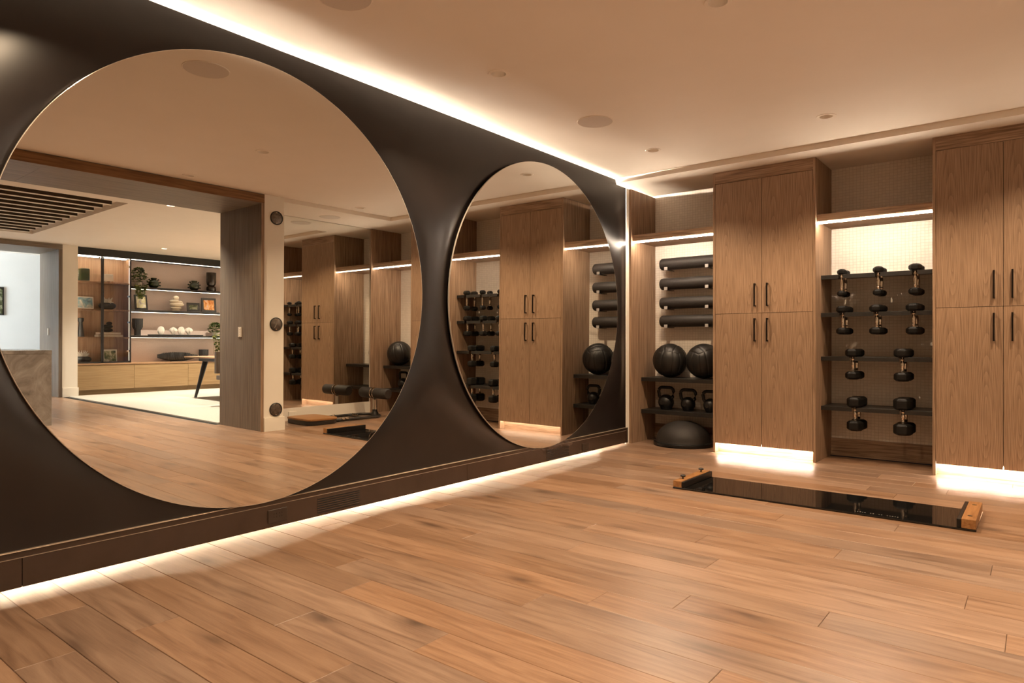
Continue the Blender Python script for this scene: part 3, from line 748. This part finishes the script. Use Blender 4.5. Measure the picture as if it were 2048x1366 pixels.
# ------------------------------------------------------------------ hall and office shell
struct(mbox('wall_office', [(XH, 7.6, 7.5, 7.6, 0, ZC)], WHITE), 'white end wall of the office')
struct(mbox('wall_shelf', [(7.5, 7.6, 4.30, 7.5, 0, ZC)], FAB), 'taupe grasscloth wall behind the bookcase')
struct(mbox('wall_pier', [(7.05, 8.18, 4.062, 4.302, 0, ZC), (8.06, 8.18, 4.302, 7.6, 0, ZC)], WHITE), 'white pier between doorway and bookcase')
struct(mbox('baseboard_pier', [(7.036, 7.05, 4.062, 4.316, 0, .165)], WHITE), 'white baseboard around the pier')
struct(mbox('wall_far', [(7.05, 7.2, -1.5, 2.2, 0, ZC), (7.05, 8.18, 2.2, 4.062, 2.69, ZC)], WHITE), 'white wall with the daylit doorway')
d1 = struct(box('door_1', 7.046, 8.18, 4.018, 4.061, 0, 2.69, JAMB), 'grey veneered reveal of the daylit doorway')
box('jamb_trim', 7.036, 7.05, 4.0, 4.058, 0, 2.644, JAMB, d1); box('head_trim', 7.036, 7.05, 2.2, 4.058, 2.644, ZC-.006, JAMBH, d1)
box('head_lining', 7.05, 8.18, 2.2, 4.018, 2.644, 2.69, JAMBH, d1); box('jamb_trim', 7.036, 8.18, 2.2, 2.24, 0, 2.644, JAMB, d1)
sw = thing('light_switch', 'white keypad switch on the doorway reveal', 'switch', (7.67, 4.018, 1.12))
box('plate', 7.63, 7.71, 4.009, 4.018, 1.11, 1.24, PLATE, sw, .002)
for i in range(4): box('button', 7.655, 7.685, 4.007, 4.010, 1.13+i*.025, 1.147+i*.025, WHC, sw)
HW = pm('pale hallway paint', (.76, .77, .76), (.79, .80, .79), 3, .6)
struct(mbox('wall_hallway', [(9.3, 9.42, .3, 7.6, 0, ZC), (7.2, 7.32, .3, 2.2, 0, ZC), (7.2, 7.45, .18, .3, 0, ZC), (8.95, 9.42, .18, .3, 0, ZC), (7.45, 8.95, .18, .3, 2.45, ZC), (7.45, 8.95, .18, .3, 0, .35)], HW), 'pale hallway walls beyond the doorway')
wn = struct(mbox('window_1', [(7.45, 7.50, .2, .28, .35, 2.45), (8.90, 8.95, .2, .28, .35, 2.45), (7.5, 8.9, .2, .28, .35, .40), (7.5, 8.9, .2, .28, 2.40, 2.45), (8.18, 8.22, .2, .28, .4, 2.4)], WHC), 'hallway window full of daylight')
for a, b in ((7.5, 8.18), (8.22, 8.9)): box('pane', a, b, .23, .236, .40, 2.40, emis('daylit pane', (.80, .91, 1), E_WINDOW) if 'daylit pane' not in MATS else MATS['daylit pane'], wn)
t = thing('picture_frame', 'dark framed picture at the edge of the hallway wall', 'picture', (9.29, 3.55, 1.7))
box('frame', 9.28, 9.30, 3.35, 3.715, 1.5, 2.05, FRM, t); box('print', 9.276, 9.281, 3.38, 3.69, 1.53, 2.02, PRINTS[3], t)

# slatted ceiling recess in the hall
sp = thing('slatted_panel', 'dark slatted ceiling panel recessed above the hall', 'ceiling panel', (4.12, 2.08, ZC))
for i in range(12):
    x = 2.42+i*.31
    s = box('slat', x, x+.05, .86, 3.26, ZC+.001, ZC+.062, SLATD, sp)
    box('edge_strip', x-.002, x+.052, .86, 3.262, ZC-.004, ZC+.001, WHITE, s)

# stone island
isl = thing('stone_island', 'brown veined travertine island standing in the hall', 'island', (3.2, 1.8, 0))
box('worktop', 2.75, 3.70, .75, 2.716, .872, .916, STONE, isl, .002)
box('front_slab', 2.752, 2.80, .752, 2.714, 0, .872, STONE, isl, .001)
box('end_slab', 2.80, 3.66, 2.66, 2.712, 0, .872, STONE, isl, .001)
box('back_slab', 3.62, 3.66, .76, 2.66, 0, .872, STONE, isl, .001)
box('end_slab', 2.80, 3.66, .756, .80, 0, .872, STONE, isl, .001)

# carpet and desk
cp = box('carpet', XH+.12, 7.10, 4.16, 7.45, -.012, .012, CARP, None, .004)
tag(cp, 'large cream carpet under the office desk', 'carpet')
dk = thing('desk', 'wooden office desk on slanted black legs', 'desk', (4.6, 6.3, .012))
box('desk_top', 3.75, 5.48, 5.50, 7.1, .722, .748, LOAKT, dk, .004)
box('apron', 3.95, 5.25, 5.66, 6.95, .66, .722, BLK, dk)
for x, y, dx, dy in ((5.10, 5.72, -.12, -.24), (3.95, 5.72, -.1, -.24), (5.10, 6.85, -.1, .1), (3.95, 6.85, -.1, .1)):
    tube('leg', [(x, y, .70), (x+dx*.5, y+dy*.5, .36), (x+dx, y+dy, .034)], .03, BLK, dk, (0, 0, 0), 10, rads=[.05, .036, .022])
oc = thing('office_chair', 'grey brown upholstered chair drawn up to the desk', 'chair', (3.55, 5.36, .012))
box('backrest', 3.545, 3.60, 5.14, 5.58, .517, .864, JAMB, oc, .012, 2)
box('seat', 3.10, 3.54, 5.14, 5.58, .42, .49, JAMB, oc, .015, 2)
lathe('column', [(.03, .03), (.03, .42)], BLK, (3.32, 5.46, 0), oc, 16); lathe('foot_disc', [(0, .0125), (.16, .0125), (.16, .022), (.03, .035)], BLK, (3.32, 5.46, 0), oc, 32)
box('back_bracket', 3.52, 3.57, 5.40, 5.50, .45, .60, BLK, oc, .004)

# ------------------------------------------------------------------ bookcase wall
LED_O = emis('bookcase led', LAMP, E_OFFICE)
for i, (a, b, nm) in enumerate(((4.303, 5.294, 'under the glass cabinet'), (5.296, 6.322, 'in the middle of the bookcase'), (6.324, 7.40, 'behind the desk leg'))):
    t = thing('drawer_cabinet', 'long low pale oak cabinet %s' % nm, 'cabinet', ((a+b)/2, 7.3, 0), 'low oak cabinets')
    box('front_panel', 7.145, 7.165, a+.001, b-.001, .100, .560, LOAK, t, .001); box('carcass', 7.165, 7.499, a, b, .10, .562, LOAK, t); box('plinth', 7.175, 7.499, a, b, 0, .098, LOAK, t)
ct = box('bookcase_counter', 7.135, 7.499, 4.303, 7.40, .564, .592, LOAKT, None, .001); tag(ct, 'brown oak counter running along the low cabinets', 'counter')
vl = thing('valance', 'black valance with a light line above the bookcase', 'valance', (7.3, 5.8, 2.588))
box('fascia', 7.145, 7.499, 4.303, 7.40, 2.592, ZC-.001, BLKW, vl, .001)
for a, b in ((4.31, 4.715), (4.76, 5.21), (5.25, 7.38)): box('led_strip', 7.17, 7.20, a, b, 2.586, 2.592, LED_O, vl)
GSZ = (.593, 1.085, 1.606, 2.122)
gc = thing('glass_cabinet', 'glazed display cabinet with black frame and walnut back', 'cabinet', (7.3, 4.77, .592))
box('back_panel', 7.485, 7.499, 4.305, 5.235, .593, 2.584, BACKW, gc); box('side_panel', 7.18, 7.485, 5.222, 5.240, .593, 2.584, BACKW, gc); box('side_panel', 7.18, 7.485, 4.303, 4.312, .593, 2.584, BACKW, gc)
for z in (1.085, 1.606, 2.122): box('glass_cabinet_shelf', 7.20, 7.484, 4.313, 5.221, z-.028, z, BACKW, gc, .001)
for a, b in ((4.306, 4.736), (4.742, 5.238)):
    d = box('glass_door', 7.158, 7.163, a, b, .60, 2.585, GLASS, gc)
    st = [(b-.020, b)] if a < 4.5 else [(a, a+.020), (b-.022, b)]
    for p, q in st: box('stile', 7.150, 7.168, p, q, .598, 2.586, FRM, d)
    box('bottom_rail', 7.150, 7.168, a, b, .596, .622, FRM, d)
    if a > 4.5:
        for z in (.80, 1.35, 1.85, 2.42): box('hinge', 7.168, 7.20, b-.06, b-.022, z, z+.035, CHROME, d)
LED_V = emis('cabinet side led', LAMP, 1.5); box('side_led', 7.20, 7.215, 4.313, 4.320, .63, 2.56, emis('cabinet fill led', LAMP, 34), gc)  # this near side strip is unseen, added to brighten the cabinet inside
box('side_led', 7.20, 7.21, 5.216, 5.2215, .63, 2.56, LED_V, gc)
for y0, y1 in ((4.33, 4.72), (4.76, 5.2)): box('top_fill_led', 7.30, 7.33, y0, y1, 2.580, 2.588, emis('cabinet top fill led', LAMP, 45) if 'cabinet top fill led' not in MATS else MATS['cabinet top fill led'], gc)  # extra set-back strips added to brighten the glass cabinet
def oshelf(z, nm):
    t = thing('open_shelf', 'black open shelf with a light line, %s of three' % nm, 'shelf', (7.35, 6.3, z), 'black bookcase shelves')
    box('board', 7.20, 7.499, 5.242, 7.40, z-.045, z, BLKW, t, .001); box('led_strip', 7.204, 7.244, 5.25, 7.38, z-.050, z-.045, LED_O, t)
OS = (2.072, 1.622, 1.122); [oshelf(z, n) for z, n in zip(OS, ('highest', 'middle', 'lowest'))]
GS = (.593, 1.085, 1.606, 2.122)   # floors of the glass cabinet

# ------------------------------------------------------------------ things on the bookcase
XI = 7.33
def pframe(label, y0, y1, z, h, pr, x=7.30, lean=.12, border=.02, mat=FRM):
    t = thing('photo_frame', label, 'picture', (x, (y0+y1)/2, z), 'framed photos on the bookcase')
    a = box('frame', x-.008, x+.008, y0, y1, z+.001, z+h, mat, t, .002); p = box('print', x-.0095, x-.0075, y0+border, y1-border, z+border, z+h-border, pr, t)
    s = box('stand', x+.01, x+.016, (y0+y1)/2-.02, (y0+y1)/2+.02, z+.001, z+h*.7, FRM, t)
    t.rotation_euler = (0, lean, 0); s.rotation_euler = (0, -2.2*lean, 0); s.location.x += .35*h*lean*1.5+.012; s.location.z -= .005
    t.location.z += .004
    return t
vz = thing('bobble_vase', 'square dark green glass vase with studded sides in the glass cabinet', 'vase', (XI, 4.485, GS[3]))
box('body', XI-.07, XI+.07, 4.405, 4.565, GS[3], GS[3]+.235, GRN, vz, .03, 3)
for s in (-1, 1):
    for k in range(6): lathe('stud', [(0, 0), (.012, 0), (.015, .01), (.010, .02), (0, .022)], GRN, (XI, 4.485+s*.078, GS[3]+.03+k*.034), vz, 8, 'Y').rotation_euler = (0, 0, 0 if s > 0 else pi)
wb = thing('white_box', 'small white footed box on the top shelf of the glass cabinet', 'box', (XI, 4.88, GS[3]))
box('body', XI-.06, XI+.06, 4.79, 4.965, GS[3]+.022, GS[3]+.155, WHC, wb, .006)
for y in (4.84, 4.92): box('foot', XI-.05, XI+.05, y-.012, y+.012, GS[3], GS[3]+.024, WHC, wb)
pframe('landscape seaside photo in a pale frame inside the glass cabinet', 4.335, 4.64, GS[2], .225, PRINTS[0], mat=WHC, border=.018)
pframe('square garden photo in a pale frame at the bottom of the glass cabinet', 4.80, 5.045, GS[0], .25, PRINTS[1], mat=WHC, border=.022)
def coral_bowl(label, y, z, r):
    t = thing('coral_bowl', label, 'bowl', (XI, y, z), 'black bowls with white coral')
    lathe('bowl', [(0, 0), (r*.55, 0), (r*.9, r*.28), (r, r*.52), (r*.88, r*.72), (r*.6, r*.86), (r*.5, r*.82), (0, r*.6)], BLKC, (XI, y, z), t, 30)
    bm = bmesh.new(); rnd = random.Random(int(y*100))
    for k in range(60):
        a = rnd.uniform(0, 2*pi); e = rnd.uniform(-.1, 1.3); L = r*rnd.uniform(.55, .95); q = rnd.uniform(.05, .33); p0 = Vector((cos(a)*r*q, sin(a)*r*q, r*.82))
        dr = Vector((cos(a)*cos(e)*.68, sin(a)*cos(e)*.68, sin(e)))
        sweep_bm([p0, p0+dr*L*.5+Vector((0, 0, .01)), p0+dr*L], .008, 5, bm=bm, rads=[.012, .010, .004])
    o = from_bm('coral', bm, WHC, (XI, y, z), t); o['kind'] = 'stuff'; auto_smooth(o, 60)
coral_bowl('black bowl of white coral on the middle shelf of the glass cabinet', 4.88, GS[2], .15)
coral_bowl('black bowl of white coral at the bottom of the glass cabinet', 4.468, GS[0], .146)
ch = lathe('candlestick', [(0, 0), (.062, 0), (.058, .02), (.036, .20), (.030, .27), (.048, .29), (.050, .345), (.040, .350), (0, .34)], BLKC, (XI, 4.435, GS[1]), None, 28); tag(ch, 'tall flared black candlestick in the glass cabinet', 'candlestick')
for k, (y0, y1, z) in enumerate(((4.69, 5.12, GS[1]), (4.71, 5.08, GS[1]+.046))):
    t = thing('book', ('wide pale book lying at the bottom of the pair', 'pale book lying on top of the pair')[k], 'book', (XI, 4.9, z), 'books in the glass cabinet')
    box('cover', XI-.12, XI+.10, y0, y1, z+.0005, z+.006, BOOKC, t); box('pages', XI-.115, XI+.095, y0+.005, y1-.005, z+.006, z+.036, PAGE, t); box('cover', XI-.12, XI+.10, y0, y1, z+.036, z+.042, BOOKC, t)
def pebbles(label, y, z, parts, mat, base=None):
    t = thing('pebble_sculpture', label, 'sculpture', (XI, y, z), 'stacked pebble sculptures')
    for dy, zc, ry, rz in parts:
        o = lathe('pebble', [(0, -rz)]+[(ry*cos(a), rz*sin(a)) for a in [-pi/2+i*pi/12 for i in range(1, 12)]]+[(0, rz)], mat, (XI, y+dy, z+zc), t, 26); o.scale = (.75, 1, 1)
pebbles('dark stacked pebble sculpture standing on the books', 4.885, GS[1]+.0885, [(-.005, .042, .098, .043), (0, .112, .094, .036), (.03, .172, .052, .032)], BLKC)
pebbles('cream stacked pebble sculpture on the middle open shelf', 6.155, OS[1], [(0, .02, .075, .022), (0, .068, .105, .038), (.015, .140, .140, .044), (-.035, .205, .095, .034), (0, .272, .058, .050), (.085, .165, .055, .055)], CREAM)
def spiky(label, y, z):
    t = thing('spiked_vase', label, 'vase', (XI, y, z), 'round green vases with knobs')
    R = .100
    lathe('body', [(0, 0), (.05, 0), (.085, .03), (R, .085), (.088, .13), (.05, .158), (.048, .170), (.056, .175), (.056, .20), (.048, .20), (.044, .165), (0, .16)], GRN, (XI, y, z), t, 30)
    for k in range(8):
        a = -.25+k*(pi+.5)/7
        if abs(a-pi/2) < .35: continue
        o = lathe('knob', [(0, 0), (.012, 0), (.010, .015), (.017, .030), (.012, .045), (0, .048)], GRN, (XI, y+R*.92*cos(a), z+.085+.085*sin(a)), t, 12); o.rotation_euler = (-(pi/2-a), 0, 0)
spiky('round green glass vase with knobs beside the trailing plant', 5.72, OS[0]); spiky('round green glass vase with knobs beside the tall smoked vase', 6.525, OS[0])
tv = lathe('tall_vase', [(0, 0), (.085, 0), (.098, .04), (.092, .09), (.060, .115), (.088, .145), (.098, .20), (.098, .40), (.092, .40), (.09, .2), (0, .16)], SMOKE, (XI, 6.885, OS[0]), None, 30); tag(tv, 'tall smoked glass vase at the end of the top shelf', 'vase')
pframe('leaning street photo in a black frame below the trailing plant', 5.36, 5.60, OS[1], .30, PRINTS[2], lean=.2, border=.035)
pframe('small dark frame beside the cream pebble sculpture', 6.365, 6.63, OS[1], .185, PRINTS[3], border=.045); pframe('orange sunset photo in a black frame on the middle shelf', 6.67, 6.985, OS[1], .30, PRINTS[4], border=.045)
gb = lathe('goblet_vase', [(0, 0), (.055, 0), (.055, .10), (.088, .16), (.092, .33), (.085, .33), (.08, .17), (0, .13)], BLKC, (XI, 5.42, OS[2]), None, 64, flute=(16, .04)); tag(gb, 'black fluted goblet vase on the lowest open shelf', 'vase')
tr = box('tray', 7.24, 7.42, 5.64, 6.68, OS[2]+.0005, OS[2]+.02, BLKW, None, .004); tag(tr, 'long black tray under the white shells', 'tray')
for k, (y, s) in enumerate(((5.863, 'smooth'), (6.102, 'knobbly'), (6.262, 'smooth'), (6.415, 'knobbly'))):
    z = OS[2]+.0205; w = ('leftmost', 'second', 'third', 'rightmost')[k]
    o = lathe('shell', [(0, 0), (.04, .002), (.062, .05), (.064, .09), (.048, .14), (.02, .162), (0, .166)] if s == 'smooth' else [(0, 0), (.02, .0), (.03, .03), (.068, .075), (.066, .105), (.04, .135), (.012, .15), (0, .152)], WHC, (XI, y, z), None, 48, flute=(12, .05) if s == 'smooth' else (6, .14))
    tag(o, '%s white shell ornament on the black tray, %s of four' % (s, w), 'shell', 'white shells on the tray')
def plant(label, y, z, top, drop, rad, n, drape_y=0):
    t = thing('potted_plant', label, 'plant', (XI-.02, y, z), 'trailing plants')
    lathe('pot', [(0, 0), (.05, 0), (.065, .09), (.06, .09), (.055, .02), (0, .02)], WHC, (XI-.02, y, z), t, 20)
    for nm, mt, cnt in (('foliage', LEAF, n), ('lit_leaves', LEAFY, n//3)):
        bm = bmesh.new(); rnd = random.Random(int(y*77)+cnt)
        for k in range(cnt):
            if nm == 'foliage' and rnd.random() < .72:
                a = rnd.uniform(0, 2*pi); e = rnd.uniform(-.4, 1.4); rr = rad*rnd.uniform(.55, 1)
                p = Vector((cos(a)*cos(e)*rr*.75-.03, sin(a)*cos(e)*rr, top*.45+sin(e)*top*.5))
            else:
                q = rnd.random(); p = Vector((-.17-rnd.uniform(0, .05), drape_y+rnd.uniform(-.1, .1)*(1.3-q), .03-drop*q))
            s = rnd.uniform(.018, .034); M = Matrix.Rotation(rnd.uniform(0, 6.3), 3, 'Z') @ Matrix.Rotation(rnd.uniform(-1.1, 1.1), 3, 'X')
            vs = [bm.verts.new(p+M @ Vector(c)*s) for c in ((-1, 0, 0), (0, -.62, .12), (1.1, 0, -.15), (0, .62, .12))]
            bm.faces.new((vs[0], vs[1], vs[2])); bm.faces.new((vs[0], vs[2], vs[3]))
        o = from_bm(nm, bm, mt, (XI-.02, y, z), t); o['kind'] = 'stuff'
    for k in range(6):
        a = (k-2.5)*.03+drape_y; tube('stem', [(0, 0, .08), (-.10, a*.6, .11), (-.165, a, .05), (-.18, a, -drop*.5), (-.18, a*1.1, -drop*.9)], .003, LEAF, t, (XI-.02, y, z), 5)
plant('bushy trailing plant at the left end of the top open shelf', 5.42, OS[0], .40, .27, .165, 420, -.03)
plant('bushy trailing plant at the right end of the lowest open shelf', 6.95, OS[2], .30, .42, .15, 360, -.02)
bw = thing('shell_bowl', 'wide black ribbed boat shaped bowl on the counter', 'bowl', (7.32, 6.19, .592))
bm = bmesh.new(); n = 49; m = 12; rings = []
for i in range(n):
    u = -1+2*i/(n-1); y = .40*u
    w = .105*max(.06, 1-abs(u)**2.4)**.75*(1+.10*cos(i*pi*.9)) if u < .55 else .05*(1.15-u)*2*(1+.1*cos(i*pi*.9))+.012
    zt = .13+.055*(1-(u+.1)**2)*(1 if u < .55 else .55)+.012*cos(i*pi*.9); zb = .012+.10*max(0, abs(u)-.25)**1.5
    rings.append([bm.verts.new((w*1.0*cos(a), y, zb+(zt-zb)*(1+sin(a)) if sin(a) < 0 else zt)) for a in [pi+pi*k/m for k in range(m+1)]])
for A, B in zip(rings, rings[1:]):
    for k in range(m): bm.faces.new((A[k], A[k+1], B[k+1], B[k]))
o = from_bm('hull', bm, BLKC, (7.32, 6.19, .592), bw); md = o.modifiers.new('s', 'SOLIDIFY'); md.thickness = .008
box('foot', 7.27, 7.37, 6.05, 6.36, .5925, .606, BLKC, bw, .004)
cu = lathe('ribbed_cup', [(0, 0), (.055, 0), (.075, .05), (.092, .12), (.094, .24), (.088, .24), (.085, .12), (0, .03)], BLKC, (7.30, 6.715, .592), None, 64, flute=(20, .03)); tag(cu, 'black ribbed cup vase behind the desk', 'vase')
